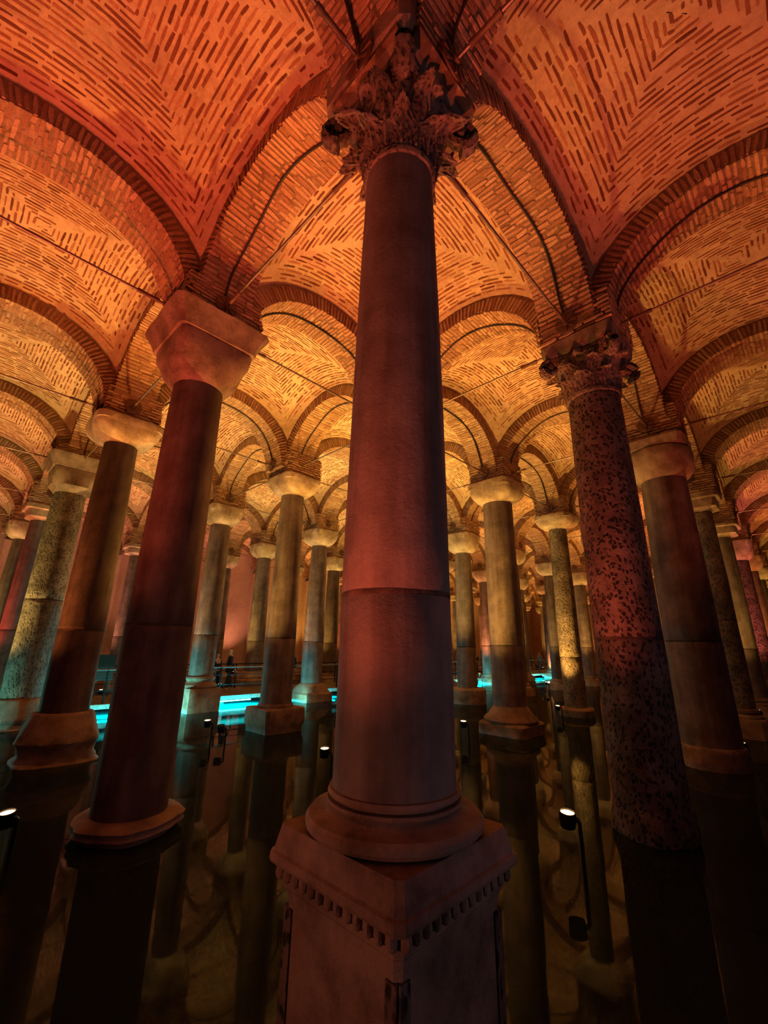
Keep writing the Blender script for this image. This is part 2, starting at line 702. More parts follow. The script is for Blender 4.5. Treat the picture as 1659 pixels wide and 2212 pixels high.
def arch_bricks(span, seed, pitch=0.083):
    random.seed(seed)
    bs = BrickSet(True)
    hs = span / 2 - 0.60
    N_ = 400
    pts = [(-hs * cos(pi * k / N_), NK + 1.0 + 1.55 * sin(pi * k / N_), pi * k / N_) for k in range(N_ + 1)]
    acc = [0.0]
    for k in range(N_):
        acc.append(acc[-1] + math.hypot(pts[k + 1][0] - pts[k][0], pts[k + 1][1] - pts[k][1]))
    s_ = 0.05
    k = 0
    row = 0
    while s_ < acc[-1] - 0.03:
        while acc[k + 1] < s_:
            k += 1
        x, z, th = pts[k]
        tx, tz = hs * sin(th), 1.55 * cos(th)
        l_ = math.hypot(tx, tz)
        nrm = Vector((tz / l_, 0, -tx / l_))           # pointing into the opening
        if nrm.z > 0 and False:
            nrm = -nrm
        nrm = Vector((0, 0, NK + 1.0)) - Vector((x, 0, z)) if False else nrm
        # make sure it points to the centre of the arch
        if nrm.dot(Vector((-x, 0, NK + 0.6 - z))) < 0:
            nrm = -nrm
        y = -AW - random.uniform(0.0, 0.022)
        end = AW + random.uniform(0.0, 0.022)
        first = True
        while y < end - 0.03:
            L = random.uniform(0.16, 0.36)
            if first and row % 2:
                L *= 0.6
            first = False
            if end - (y + L) < 0.12:
                L = end - y
            bs.lay((x, y + L / 2, z), (0, 1, 0), nrm, L, random.uniform(0.040, 0.072), random.uniform(0.002, 0.018), 0.05)
            y += L + random.uniform(0.012, 0.05)
        # the same course showing on the two side faces of the arch, standing brick by brick
        for sy in (-1, 1):
            ctr = Vector((x, sy * AW, z)) - nrm * 0.16
            if ctr.z < vz(1.0, max(-1, min(1, x / (span / 2 - AW)))) + 0.05:
                bs.lay(ctr, -nrm, (0, sy, 0), random.uniform(0.24, 0.32), random.uniform(0.05, 0.066), random.uniform(0.008, 0.024))
        s_ += pitch * random.uniform(0.92, 1.08)
        row += 1
    return bs


# ------------------------------------------------------------------ the setting
def in_view(pts, margin):
    return any(in_frame(p, margin) for p in pts)


IMAX, JMAX = 12, 6
bays = []
for i in range(-1, IMAX):
    for j in range(-1, JMAX):
        c_ = gp(i + 0.5, j + 0.5)
        pts = [c_ + EI * (a * VX) + EJ * (b_ * VY) + Vector((0, 0, NK + z)) for a in (-1, 0, 1) for b_ in (-1, 0, 1) for z in (1.5, 3.2)]
        if in_view(pts, 0.12):
            bays.append((i, j))
arches = []
for i in range(-1, IMAX + 1):
    for j in range(-1, JMAX + 1):
        for ax in (0, 1):
            a, b_ = (i, j), (i + 1, j) if ax == 0 else (i, j + 1)
            if b_[0] > IMAX or b_[1] > JMAX:
                continue
            pts = [gp(a[0] + (b_[0] - a[0]) * t, a[1] + (b_[1] - a[1]) * t, NK + z) for t in (0.15, 0.3, 0.5, 0.7, 0.85) for z in (1.0, 2.0, 2.8)]
            if in_view(pts, 0.10):
                arches.append((a, b_, ax))

VAULT_MESH = vault_mesh()
NEAR_BAYS = {(-1, 0), (0, -1), (0, 0)}
VSTUFF = []
for k in range(3):
    VSTUFF.append(vault_bricks(40 + k).joined)
_vs = []
for k in range(3):
    b0 = vault_bricks(40 + k)
    _vs.append(b0.joined(b0.items).mesh('brick_courses', M_BRICK))
for q, (i, j) in enumerate(bays):
    o = link('ceiling', VAULT_MESH, None, gp(i + 0.5, j + 0.5), ROT, 'structure')
    if (i, j) in NEAR_BAYS:
        xf = Matrix.Translation(gp(i + 0.5, j + 0.5)) @ Matrix.Rotation(ROT, 4, 'Z')
        vault_bricks(60 + q).build(o, xf, 300)
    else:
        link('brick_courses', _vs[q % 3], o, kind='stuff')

AMESH = [arch_mesh(S), arch_mesh(SJ)]
_as = []
for ax in (0, 1):
    r_ = []
    for k in range(2):
        b0 = arch_bricks((S, SJ)[ax], 80 + k + 2 * ax)
        r_.append(b0.joined(b0.items).mesh('brick_courses', M_BRICK_ARCH))
    _as.append(r_)
NEAR_ARCHES = {((0, 0), (0, 1)), ((0, 0), (1, 0)), ((-1, 1), (0, 1)), ((1, -1), (1, 0)), ((0, 1), (1, 1)), ((1, 0), (1, 1)), ((0, 1), (0, 2)), ((1, 0), (2, 0))}
for q, (a, b_, ax) in enumerate(arches):
    mid = (gp(*a) + gp(*b_)) / 2
    rz = ROT + ax * pi / 2
    o = link('ceiling_arch', AMESH[ax], None, mid, rz, 'structure')
    if (a, b_) in NEAR_ARCHES:
        xf = Matrix.Translation(mid) @ Matrix.Rotation(rz, 4, 'Z')
        arch_bricks((S, SJ)[ax], 120 + q).build(o, xf, 260)
    else:
        link('brick_courses', _as[ax][q % 2], o, kind='stuff')

# pool bed, water, end walls
c_ = gp(5, 2)
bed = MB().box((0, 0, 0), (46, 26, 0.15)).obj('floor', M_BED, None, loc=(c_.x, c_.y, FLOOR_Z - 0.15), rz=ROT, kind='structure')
wm = bpy.data.meshes.new('water')
wm.from_pydata([(-45, -25, 0), (45, -25, 0), (45, 25, 0), (-45, 25, 0)], [], [(0, 1, 2, 3)])
wm.materials.append(M_WATER)
wat = link('water', wm, None, (c_.x, c_.y, 0), ROT, 'structure')
# left wall, with shallow pilasters under the wall arches
c_ = gp(5.2, 6)
mb = MB().box((0, 0.25, (FLOOR_Z + TOP_Z) / 2), (36, 0.25, (TOP_Z - FLOOR_Z) / 2 + 0.05))
for k in range(-6, 8):
    mb.box(((k + (6 - 5.2 - 6 + 5)) * S * 1.0 - 0.0, -0.12, (FLOOR_Z + NK + 0.7) / 2), (0.36, 0.14, (NK + 0.7 - FLOOR_Z) / 2))
wl = mb.obj('wall_left', M_PLASTER, None, loc=(c_.x, c_.y, 0), rz=ROT, kind='structure')
c_ = gp(12.3, 2)
MB().box((0.25, 0, (FLOOR_Z + TOP_Z) / 2), (0.25, 24, (TOP_Z - FLOOR_Z) / 2 + 0.05)).obj('wall_far', M_PLASTER, None, loc=(c_.x, c_.y, 0), rz=ROT, kind='structure')

# ------------------------------------------------------------------ columns
def shaft_profile(rt, rb, z0, z1):
    pr = []
    for k in range(15):
        t = k / 14
        r_ = rb + (rt - rb) * (t ** 1.15) + 0.012 * sin(pi * t)
        pr.append((r_, z0 + (z1 - z0) * t))
    return pr


def leaf_mesh(h, w, out, curl):
    """Acanthus leaf: a tongue that hugs the bell, leans out and curls over, with lobed, drilled edges."""
    nu, nv = 9, 12
    front, back = [], []
    for a in range(nv + 1):
        t = a / nv
        x_out = 0.02 + out * t ** 2.2
        z = h * min(t, 0.86) / 0.86 if t < 0.86 else h - curl * (t - 0.86) / 0.14 * 0.55
        if t > 0.8:
            x_out += curl * (t - 0.8) / 0.2
        lob = 1 + 0.17 * sin(t * pi * 7)
        wd = w * (0.62 + 0.5 * sin(pi * min(1, t * 0.95)) ** 0.8) * lob * (1 if t < 0.75 else 1 - 0.55 * (t - 0.75) / 0.25)
        for b_ in range(nu):
            s_ = -1 + 2 * b_ / (nu - 1)
            dep = 0.03 * (1 - abs(s_)) + 0.014 * cos(s_ * pi * 4) - 0.03 * s_ * s_
            front.append((x_out + dep, s_ * wd, z))
            back.append((x_out + dep - 0.05, s_ * wd * 0.95, z - 0.004))
    vs_ = front + back
    o = len(front)
    fs_ = []
    for a in range(nv):
        for b_ in range(nu - 1):
            i0 = a * nu + b_
            fs_.append((i0, i0 + 1, i0 + nu + 1, i0 + nu))
            fs_.append((o + i0, o + i0 + nu, o + i0 + nu + 1, o + i0 + 1))
    edge = [b_ for b_ in range(nu)] + [a * nu + nu - 1 for a in range(1, nv + 1)] + [nv * nu + b_ for b_ in range(nu - 2, -1, -1)] + [a * nu for a in range(nv - 1, 0, -1)]
    for k in range(len(edge)):
        p, q = edge[k], edge[(k + 1) % len(edge)]
        fs_.append((p, o + p, o + q, q))
    return MB().add(vs_, fs_).mesh('acanthus_leaf', M_CARVED, 40)


def volute_mesh(r_):
    mb = MB()
    pts, rad = [], []
    for k in range(26):
        t = k / 25
        a = -0.5 * pi + t * 3.6 * pi
        rr = r_ * (1 - 0.78 * t)
        pts.append((rr * cos(a), 0, rr * sin(a)))
        rad.append(0.045 * (1 - 0.55 * t))
    mb.tube(pts, rad, 6)
    mb.tube([(0, -0.04, 0), (0, 0.04, 0)], r_ * 0.25, 8)
    return mb.mesh('volute', M_CARVED, 40)


LEAF_LO = leaf_mesh(0.36, 0.13, 0.13, 0.13)
LEAF_HI = leaf_mesh(0.62, 0.15, 0.22, 0.16)
VOLUTE = volute_mesh(0.13)


def acanthus_capital(root, zn, rt, h, top, seed):
    cap = MB().loft([(rt * 1.0, zn, 2), (rt * 1.05, zn + 0.2 * h, 2), (rt * 1.2, zn + 0.45 * h, 2.1), (rt + (top - rt) * 0.6, zn + 0.68 * h, 2.6), (top * 0.97, zn + 0.88 * h, 3.6), (top * 0.9, zn + 0.9 * h, 4)], 48, 0.02, seed).obj('capital', M_CARVED, root, 40)
    MB().lathe([(rt * 0.98, zn - 0.05), (rt + 0.025, zn - 0.045), (rt + 0.038, zn - 0.005), (rt + 0.025, zn + 0.035), (rt * 0.98, zn + 0.04)], 36).obj('neck_ring', M_CARVED, cap, 50)
    sc_ = h / 0.95
    for row in (0, 1):
        for k in range(8):
            a = 2 * pi * (k + 0.5 * row) / 8
            o = link('acanthus_leaf', (LEAF_LO, LEAF_HI)[row], cap, (rt * 0.99 * cos(a), rt * 0.99 * sin(a), zn + 0.04), a)
            o.scale = (sc_, sc_ * rt / 0.33 * random.uniform(0.92, 1.06), sc_ * random.uniform(0.94, 1.04))
    for k in range(4):
        a = pi / 4 + k * pi / 2
        rr = top * 1.27
        o = link('volute', VOLUTE, cap, (rr * cos(a), rr * sin(a), zn + 0.79 * h), a)
        o.scale = (1.25, 2.1, 1.35)
        a2 = k * pi / 2
        MB().lathe([(0.0, -0.06), (0.09, -0.05), (0.11, 0), (0.08, 0.05), (0, 0.06)], 10, 0.08, seed + k).obj('rosette_boss', M_CARVED, cap, 50, loc=(top * 0.93 * cos(a2), top * 0.93 * sin(a2), zn + 0.9 * h))
    ab = MB()
    rings = []
    for (f_, z) in ((0.94, zn + 0.88 * h), (1.0, zn + 0.92 * h), (1.0, zn + h)):
        ring = []
        for k in range(4):
            a0 = pi / 4 + k * pi / 2
            for q in range(8):
                t = q / 8
                p0 = Vector((cos(a0), sin(a0))) * top * 1.414
                p1 = Vector((cos(a0 + pi / 2), sin(a0 + pi / 2))) * top * 1.414
                p = p0 * (1 - t) + p1 * t
                p *= 1 - 0.10 * sin(pi * t)
                ring.append((p.x * f_, p.y * f_, z))
        rings.append(ring)
    ab.rings(rings)
    ab.obj('abacus', M_CARVED, cap, 30)


_pier_stuff = {}


def pier_bricks(h0, h1, z0, z1, seed):
    random.seed(seed)
    bs = BrickSet(True)
    z = z0 + 0.05
    row = 0
    while z < z1 - 0.03:
        hh = h0 + (h1 - h0) * (z - z0) / (z1 - z0)
        for k in range(4):
            a = k * pi / 2
            nx, ny = cos(a), sin(a)
            y = -hh - random.uniform(-0.005, 0.02) + (0.1 if row % 2 else 0)
            while y < hh - 0.05:
                L = min(random.uniform(0.2, 0.34), hh + 0.015 - y)
                p = (nx * hh - ny * (y + L / 2), ny * hh + nx * (y + L / 2), z)
                bs.lay(p, (-ny, nx, 0), (nx, ny, 0), L, random.uniform(0.040, 0.062), random.uniform(0.003, 0.024), 0.03)
                y += L + random.uniform(0.015, 0.05)
        z += 0.078 * random.uniform(0.93, 1.07)
        row += 1
    return bs


def column(g, label, dl=0.0, rt=0.36, rb=0.43, zn=NK, zb=0.62, cap='bowl', base='torus', seam=2.55, m_=None, near=False, group=None, seed=0, simple=False, half=0.66, tilt=0.0, caph=0.55, topw=0.5, imph=0.26):
    m_ = m_ or M_MARBLE
    p = gp(*g)
    d = Vector((p.x - CAM.x, p.y - CAM.y, 0)).normalized()
    lat = Vector((d.y, -d.x, 0))
    p = p + lat * dl
    root = thing('column', label, 'column', p, ROT, group)
    # --- shaft
    n = 40 if not simple else 20
    rough = m_ in (M_PITTED, M_BARK)
    wob = 0.012 if m_ is M_BARK else (0.004 if rough else 0.0025)
    if simple:
        MB().lathe(shaft_profile(rt, rb, zb - 0.02, zn + 0.02), n).obj('shaft', m_, root, 50)
    else:
        t = (seam - zb) / (zn - zb)
        rs = rb + (rt - rb) * t ** 1.15 + 0.012 * sin(pi * t)
        pr = shaft_profile(rt, rb, zb - 0.02, zn + 0.02)
        lo = [q for q in pr if q[1] < seam - 0.05]
        hi = [q for q in pr if q[1] > seam + 0.05]
        MB().lathe(lo + [(rs, seam - 0.02), (rs - 0.006, seam - 0.012)], n, wob, seed).obj('lower_shaft', m_, root, 50)
        MB().lathe([(rs - 0.006, seam + 0.012), (rs, seam + 0.02)] + hi, n, wob, seed).obj('shaft', m_, root, 50)
        MB().lathe([(rs - 0.03, seam - 0.035), (rs - 0.002, seam - 0.025), (rs + 0.001, seam), (rs - 0.002, seam + 0.022), (rs - 0.03, seam + 0.03)], n, 0.003, seed + 5).obj('joint_band', M_SEAM, root, 50)
    # --- capital
    ztop = NK + 0.55
    wb = 0.012
    ns = 40 if not simple else 20
    if cap == 'bowl':
        ztop = NK + 0.74
        h = ztop - zn
        secs = [(rt + 0.012, zn, 2), (rt + 0.03, zn + 0.02, 2)]
        for k in range(1, 9):
            t = k / 8 * pi / 2
            secs.append((rt + 0.03 + (half - rt - 0.03) * sin(t), zn + 0.02 + h * 0.66 * (0.75 * (1 - cos(t)) + 0.25 * k / 8), 2 + 4 * (k / 8) ** 1.5))
        secs += [(half + 0.005, zn + h * 0.72, 8), (half + 0.01, ztop, 8)]
        MB().loft(secs, ns, wb, seed).obj('capital', M_CAPITAL, root, 35)
        pier0 = ztop
        ph0 = ph1 = 0.61
    elif cap == 'impost':      # plain cushion capital with a big flaring impost slab
        h = 0.72
        secs = [(rt + 0.02, zn, 2), (rt + 0.06, zn + 0.06, 2.1), (rt + 0.17, zn + 0.2, 2.8), (0.59, zn + 0.40, 4.5), (0.61, zn + 0.50, 9), (0.62, zn + h, 12)]
        MB().loft(secs, 48, 0.006, seed).obj('capital', M_CAP_DARK, root, 35)
        z0 = zn + h
        MB().loft([(0.655, z0 + 0.012, 14), (0.68, z0 + 0.12, 14), (0.80, z0 + 0.34, 14), (0.82, z0 + 0.40, 14)], 56, 0.006, seed + 1).obj('impost_block', M_CAP_DARK, root, 35)
        pier0 = z0 + 0.40
        ph0, ph1 = 0.70, 0.62
    elif cap == 'drum':
        h = ztop + 0.1 - zn
        secs = [(rt + 0.01, zn, 2), (rt + 0.10, zn + 0.05, 2), (rt + 0.20, zn + 0.2, 2.1), (rt + 0.22, zn + 0.5, 2.2), (rt + 0.2, zn + 0.72, 2.4), (rt + 0.12, zn + 0.8, 3)]
        MB().loft(secs, 40, 0.018, seed).obj('capital', M_CAPITAL, root, 45)
        MB().loft([(0.66, zn + 0.78, 10), (0.68, zn + 1.0, 10)], 40, 0.012, seed).obj('impost_block', M_CAPITAL, root, 35)
        pier0 = zn + 1.0
        ph0 = ph1 = 0.61
    elif cap == 'block':
        secs = [(rt + 0.03, zn, 2), (rt + 0.05, zn + 0.05, 3), (half * 0.82, zn + 0.1, 8), (half * 0.86, zn + 0.36, 8), (half, zn + 0.4, 10), (half, ztop, 10)]
        MB().loft(secs, ns, wb, seed).obj('capital', M_CAPITAL, root, 35)
        pier0 = ztop
        ph0 = ph1 = 0.61
    else:                      # acanthus
        acanthus_capital(root, zn, rt, caph, topw, seed)
        z0 = zn + caph
        MB().loft([(topw - 0.02, z0 + 0.01, 10), (topw + 0.02, z0 + 0.05, 10), (0.60, z0 + 0.14, 12), (0.615, z0 + imph, 14)], 48, 0.012, seed).obj('impost_block', M_CAP_DARK, root, 35)
        pier0 = z0 + imph
        ph0 = ph1 = 0.61
    # --- brick pier carrying the four arches
    z1 = NK + 1.46
    pier = MB().loft([(ph0 - 0.01, pier0 - 0.02, 30), (ph1 - 0.01, z1, 30)], 60).obj('brick_pier', M_JOINT, root, 40)
    if near:
        xf = Matrix.Translation(p) @ Matrix.Rotation(ROT, 4, 'Z')
        pier_bricks(ph0, ph1, pier0, z1, 300 + seed).build(pier, xf, 200)
    else:
        key = (round(pier0, 2), ph0)
        if key not in _pier_stuff:
            b0 = pier_bricks(ph0, ph1, pier0, z1, 5)
            _pier_stuff[key] = b0.joined(b0.items).mesh('brick_courses', M_BRICK_ARCH)
        link('brick_courses', _pier_stuff[key], pier, kind='stuff')
    # --- base
    F0 = FLOOR_Z - 0.02
    if base == 'pedestal':
        MB().lathe([(0.365, zb + 0.01), (0.365, zb - 0.016), (0.416, zb - 0.022), (0.424, zb - 0.045), (0.415, zb - 0.058), (0.388, zb - 0.062), (0.388, zb - 0.072), (0.424, zb - 0.077), (0.43, zb - 0.09), (0.42, zb - 0.102), (0.402, zb - 0.108),
                    (0.425, zb - 0.125), (0.455, zb - 0.14), (0.50, zb - 0.148), (0.535, zb - 0.155), (0.555, zb - 0.18), (0.553, zb - 0.21), (0.53, zb - 0.235), (0.50, zb - 0.24)], 64, 0.003, 3).obj('base', M_BASE, root, 35)
        zt = zb - 0.245
        ped = MB().loft([(0.505, zt, 40), (0.512, zt - 0.012, 40), (0.537, zt - 0.12, 40), (0.538, zt - 0.13, 30), (0.556, zt - 0.14, 26), (0.56, zt - 0.175, 26), (0.55, zt - 0.195, 30), (0.50, zt - 0.215, 40)], 88, 0.002, 9).obj('cornice', M_BASE, root, 25)
        die = MB().loft([(0.505, zt - 0.20, 40), (0.50, zt - 0.265, 40), (0.485, zt - 0.275, 40), (0.48, zt - 0.32, 40), (0.468, zt - 0.335, 40), (0.462, zt - 0.37, 40), (0.455, zt - 0.40, 40), (0.455, F0, 40)], 88).obj('pedestal', M_BASE, root, 25)
        for k in range(4):
            a = k * pi / 2
            for q in range(13):
                y = -0.46 + q * 0.92 / 12
                x = 0.504
                MB().lathe([(0.0, -0.045), (0.022, -0.03), (0.030, 0.0), (0.024, 0.03), (0, 0.042)], 7, 0.06, q).obj('carved_egg', M_BASE, die, 50, loc=(x * cos(a) - y * sin(a), x * sin(a) + y * cos(a), zt - 0.24))
            # raised border strips of the die face, eaten by holes
            for sy in (-1, 1):
                y = sy * 0.415
                x = 0.456
                o = MB().box((0, 0, (zt - 0.42 + F0) / 2), (0.010, 0.035, (zt - 0.42 - F0) / 2)).obj('corner_strip', M_PITTED, die, None, loc=(x * cos(a) - y * sin(a), x * sin(a) + y * cos(a), 0), rz=a)
    elif base == 'ragged_slab':
        MB().lathe([(rb + 0.02, zb), (rb + 0.13, zb - 0.02), (rb + 0.19, zb - 0.06), (rb + 0.17, zb - 0.10), (rb + 0.19, zb - 0.14), (rb + 0.08, zb - 0.24), (rb, F0)], 64, 0.032, 21).obj('base', M_BASE, root, 60)
    elif base == 'broken':
        MB().lathe([(rb, zb + 0.05), (rb + 0.03, zb - 0.05), (rb + 0.05, zb - 0.2), (rb + 0.03, zb - 0.3), (rb + 0.1, F0)], 48, 0.03, 33).obj('base', M_PITTED, root, 60)
    elif base == 'bell':
        MB().lathe([(rb + 0.03, zb), (rb + 0.08, zb - 0.015), (rb + 0.11, zb - 0.06), (rb + 0.17, zb - 0.22), (rb + 0.25, zb - 0.46), (rb + 0.27, zb - 0.52), (rb + 0.22, zb - 0.60), (rb + 0.19, 0.16), (rb + 0.24, 0.08), (rb + 0.24, F0)], 56, 0.018, 12).obj('base', M_BASE, root, 50)
        MB().loft([(rb + 0.22, 0.05, 4), (rb + 0.26, 0.02, 4), (rb + 0.26, F0, 4)], 40, 0.01, 4).obj('footing_slab', M_BASE, root, 50)
    elif base == 'low_torus':
        MB().lathe([(rb + 0.0, zb), (rb + 0.05, zb - 0.02), (rb + 0.075, zb - 0.10), (rb + 0.055, zb - 0.2), (rb + 0.07, zb - 0.26), (rb + 0.06, zb - 0.36), (rb + 0.07, F0)], 44, 0.01, 7).obj('base', M_BASE, root, 50)
    elif base == 'block':
        MB().lathe([(rb + 0.03, zb), (rb + 0.05, zb - 0.04), (rb + 0.04, zb - 0.1), (rb + 0.1, zb - 0.14)], 40, 0.004, 3).obj('base', M_BASE, root, 40)
        MB().loft([(0.60, zb - 0.10, 16), (0.62, zb - 0.13, 18), (0.62, 0.2, 18), (0.58, 0.12, 18), (0.60, F0, 18)], 48, 0.01, 5 + seed).obj('plinth', M_BASE, root, 35)
    elif base == 'flared':
        MB().lathe([(rb + 0.02, zb), (rb + 0.05, zb - 0.05), (rb + 0.16, zb - 0.22), (rb + 0.26, zb - 0.29), (rb + 0.29, zb - 0.36), (rb + 0.25, zb - 0.43)], 40, 0.008, 3).obj('base', M_BASE, root, 45)
        MB().loft([(0.66, zb - 0.40, 8), (0.72, zb - 0.46, 8), (0.70, 0.02, 7), (0.68, F0, 7)], 44, 0.02, 6).obj('plinth', M_BASE, root, 45)
    elif base == 'attic':
        MB().lathe([(rb + 0.0, zb), (rb + 0.06, zb - 0.02), (rb + 0.08, zb - 0.07), (rb + 0.05, zb - 0.12), (rb + 0.03, zb - 0.16), (rb + 0.06, zb - 0.22), (rb + 0.14, zb - 0.27), (rb + 0.16, zb - 0.34), (rb + 0.12, zb - 0.4)], 40, 0.004, 3).obj('base', M_BASE, root, 40)
        MB().loft([(0.56, zb - 0.38, 16), (0.58, zb - 0.42, 18), (0.58, F0, 18)], 44, 0.008, 8).obj('plinth', M_BASE, root, 35)
    elif base == 'stepped':
        MB().loft([(rb + 0.03, zb, 2), (rb + 0.08, zb - 0.06, 2.2), (rb + 0.1, zb - 0.12, 4), (0.62, zb - 0.3, 7), (0.64, zb - 0.36, 8)], 44, 0.008, 3).obj('base', M_BASE, root, 30)
        MB().loft([(0.66, zb - 0.355, 12), (0.72, zb - 0.40, 12), (0.72, F0, 12)], 44, 0.008, 2).obj('plinth', M_BASE, root, 30)
    elif base == 'drum':
        MB().lathe([(rb + 0.05, zb), (rb + 0.28, zb - 0.03), (rb + 0.35, zb - 0.08), (rb + 0.35, 0.1), (rb + 0.3, F0)], 40, 0.012, 3).obj('base', M_BASE, root, 40)
    elif base == 'thin_slab':
        MB().loft([(rb + 0.02, zb, 2.4), (0.5, zb - 0.03, 5), (0.55, zb - 0.08, 5), (0.53, 0.05, 5), (0.3, F0, 3)], 44, 0.03, 3).obj('base', M_BASE, root, 45)
    else:
        MB().lathe([(rb + 0.0, zb), (rb + 0.06, zb - 0.03), (rb + 0.08, zb - 0.09), (rb + 0.05, zb - 0.14), (rb + 0.15, zb - 0.2), (rb + 0.16, zb - 0.28)], 20 if simple else 40, 0.004, 3).obj('base', M_BASE, root, 40)
        MB().loft([(0.56, zb - 0.26, 14), (0.58, zb - 0.3, 14), (0.58, F0, 14)], 32, 0.008, 8).obj('plinth', M_BASE, root, 35)
    return root


NAMED = {}


def named(g, short, *a, **k):
    NAMED[g] = short
    return column(g, *a, **k)


named((0, 0), 'the central column', 'tall reddish marble column in the centre on a high square carved pedestal', -0.04, 0.325, 0.395, 6.72, 1.47, 'acanthus', 'pedestal', 2.63, M_MARBLE_A, True, seed=1, caph=0.86, topw=0.50, imph=0.50)
named((0, 1), 'the slab-capital column', 'smooth thick column under a plain capital and wide flaring impost slab, left of the centre', 0.02, 0.39, 0.445, 6.36, 0.22, 'impost', 'ragged_slab', 2.52, M_MARBLE_D, True, seed=2)
named((1, 0), 'the dark pitted column', 'dark pitted granite column with a deeply cut leafy capital, standing bare in the water', 0.08, 0.41, 0.455, 6.46, 0.30, 'acanthus', 'broken', 2.45, M_PITTED, True, seed=3, caph=0.76, topw=0.56)
named((0, 2), 'the bell-footed column', 'near-black column with a round bowl capital on a swelling rough bell-shaped foot', 0.06, 0.36, 0.44, 6.86, 0.90, 'bowl', 'bell', 2.5, M_MARBLE_D, seed=4, half=0.72)
named((2, 0), 'the drum-capital column', 'stout smooth grey column under a squat rough round drum capital', 0.04, 0.49, 0.55, 6.34, 0.42, 'drum', 'low_torus', 2.5, M_MARBLE, seed=5)
named((1, 2), 'the block-plinth column', 'brown column rising from a big dark square block with its reflection below', 0.19, 0.355, 0.44, 6.83, 0.70, 'bowl', 'block', 2.45, M_MARBLE, seed=6, half=0.66)
named((2, 1), 'the flared-foot column', 'grey column with a wide bowl capital and flared moulded foot on a broken slab', 0.08, 0.46, 0.465, 6.75, 0.72, 'bowl', 'flared', 2.35, M_MARBLE, seed=7, half=0.72)
named((1, 3), 'the teal-lit column', 'pale column lit teal on its side, on a moulded foot beside the walkway at left', 0.06, 0.375, 0.42, 6.70, 1.15, 'bowl', 'attic', 2.55, M_MARBLE, seed=8, half=0.64)
named((2, 3), 'the stepped-foot column', 'slim yellowish column with a yellow bowl capital on a stepped foot at the walkway', 0.06, 0.355, 0.45, 6.70, 0.70, 'bowl', 'stepped', 2.4, M_MARBLE, seed=9, half=0.66)
named((3, 2), 'the round-footed column', 'fluted-looking slim column on a low wide round drum foot, just right of the centre', 0.08, 0.365, 0.43, 6.52, 0.62, 'bowl', 'drum', 2.3, M_MARBLE, seed=10, half=0.66)
named((3, 1), 'the speckled slim column', 'slender speckled golden column with a bright yellow square-topped capital', 0.0, 0.335, 0.38, 6.88, 0.30, 'bowl', 'thin_slab', 2.0, M_BARK, seed=11, half=0.70)
named((3, 0), 'the bark-like column', 'bark-like eroded column beside the stout drum-capital column, patched lower half glowing orange', 0.06, 0.33, 0.37, 6.64, 0.75, 'block', 'torus', 3.2, M_BARK, seed=12, half=0.62)
named((0, 3), 'the ragged-edged column', 'column with ragged eroded vertical edges, behind the near-black column at left', -0.04, 0.42, 0.47, 6.66, 0.75, 'impost', 'bell', 3.4, M_BARK, seed=13)
named((0, 4), 'the grey-green column', 'grey-green column with a pale block capital near the left margin', -0.02, 0.38, 0.44, 6.66, 0.8, 'block', 'torus', 2.6, M_MARBLE, seed=14)
named((0, 5), 'the far left column', 'dim pinkish column with pale bowl capital, farthest left before the plaster wall', -0.04, 0.35, 0.42, 6.66, 0.8, 'bowl', 'torus', 2.6, M_MARBLE, seed=15)
named((1, 5), 'the pale wall-side column', 'pale column against the pink wall, seen between the two nearest left columns', -0.05, 0.35, 0.42, 6.66, 0.8, 'block', 'torus', 2.5, M_MARBLE, seed=16)
named((2, 4), 'the olive column', 'olive-yellow column with a shallow yellow bowl capital beyond the walkway', -0.05, 0.36, 0.44, 6.70, 0.95, 'bowl', 'stepped', 2.4, M_MARBLE, seed=17)
named((3, 4), 'the dark back column', 'dark narrow column with a grey capital half hidden by the central column', -0.05, 0.36, 0.43, 6.66, 0.7, 'bowl', 'torus', 2.4, M_MARBLE_D, seed=18)
named((4, 0), 'the wooden-looking column', 'thin straight column with a pale yellow block capital behind the bark-like one', 0.0, 0.33, 0.37, 6.72, 0.7, 'block', 'torus', 2.4, M_MARBLE, seed=19)
named((5, 0), 'the magenta column', 'magenta-lit pitted column at the right margin', 0.0, 0.38, 0.43, 6.5, 0.6, 'bowl', 'torus', 2.3, M_PITTED, seed=20)
named((5, 2), 'the two-tone back column', 'purplish back column with a white capital rim, left of the speckled slim column', -0.03, 0.34, 0.4, 6.66, 0.6, 'bowl', 'torus', 2.4, M_MARBLE_D, seed=21)
named((5, 3), 'the teal-footed back column', 'back column with teal-lit foot between the round-footed and the flared-foot columns', -0.02, 0.36, 0.43, 6.66, 0.6, 'bowl', 'torus', 2.4, M_MARBLE, seed=22)
named((6, 2), 'the bluish back column', 'bluish-grey back column between the speckled slim column and the dark pitted one', -0.02, 0.36, 0.43, 6.6, 0.6, 'bowl', 'torus', 2.4, M_MARBLE, seed=23)
named((2, 5), 'the half-hidden wall column', 'wall-side column almost hidden behind the teal-lit column', 0.05, 0.35, 0.42, 6.66, 0.8, 'bowl', 'torus', 2.5, M_MARBLE, seed=24)
named((4, 2), 'the thin hidden column', 'narrow sliver of a column just behind the flared-foot column', 0.0, 0.35, 0.41, 6.66, 0.6, 'bowl', 'torus', 2.4, M_MARBLE, seed=25)
named((1, 1), 'the first hidden column', 'column standing directly behind the central column, first in that diagonal', 0.08, 0.35, 0.42, 6.66, 0.6, 'bowl', 'torus', 2.4, M_MARBLE, seed=26, half=0.62)
FAR_GROUP = 'far columns in the depth of the hall'
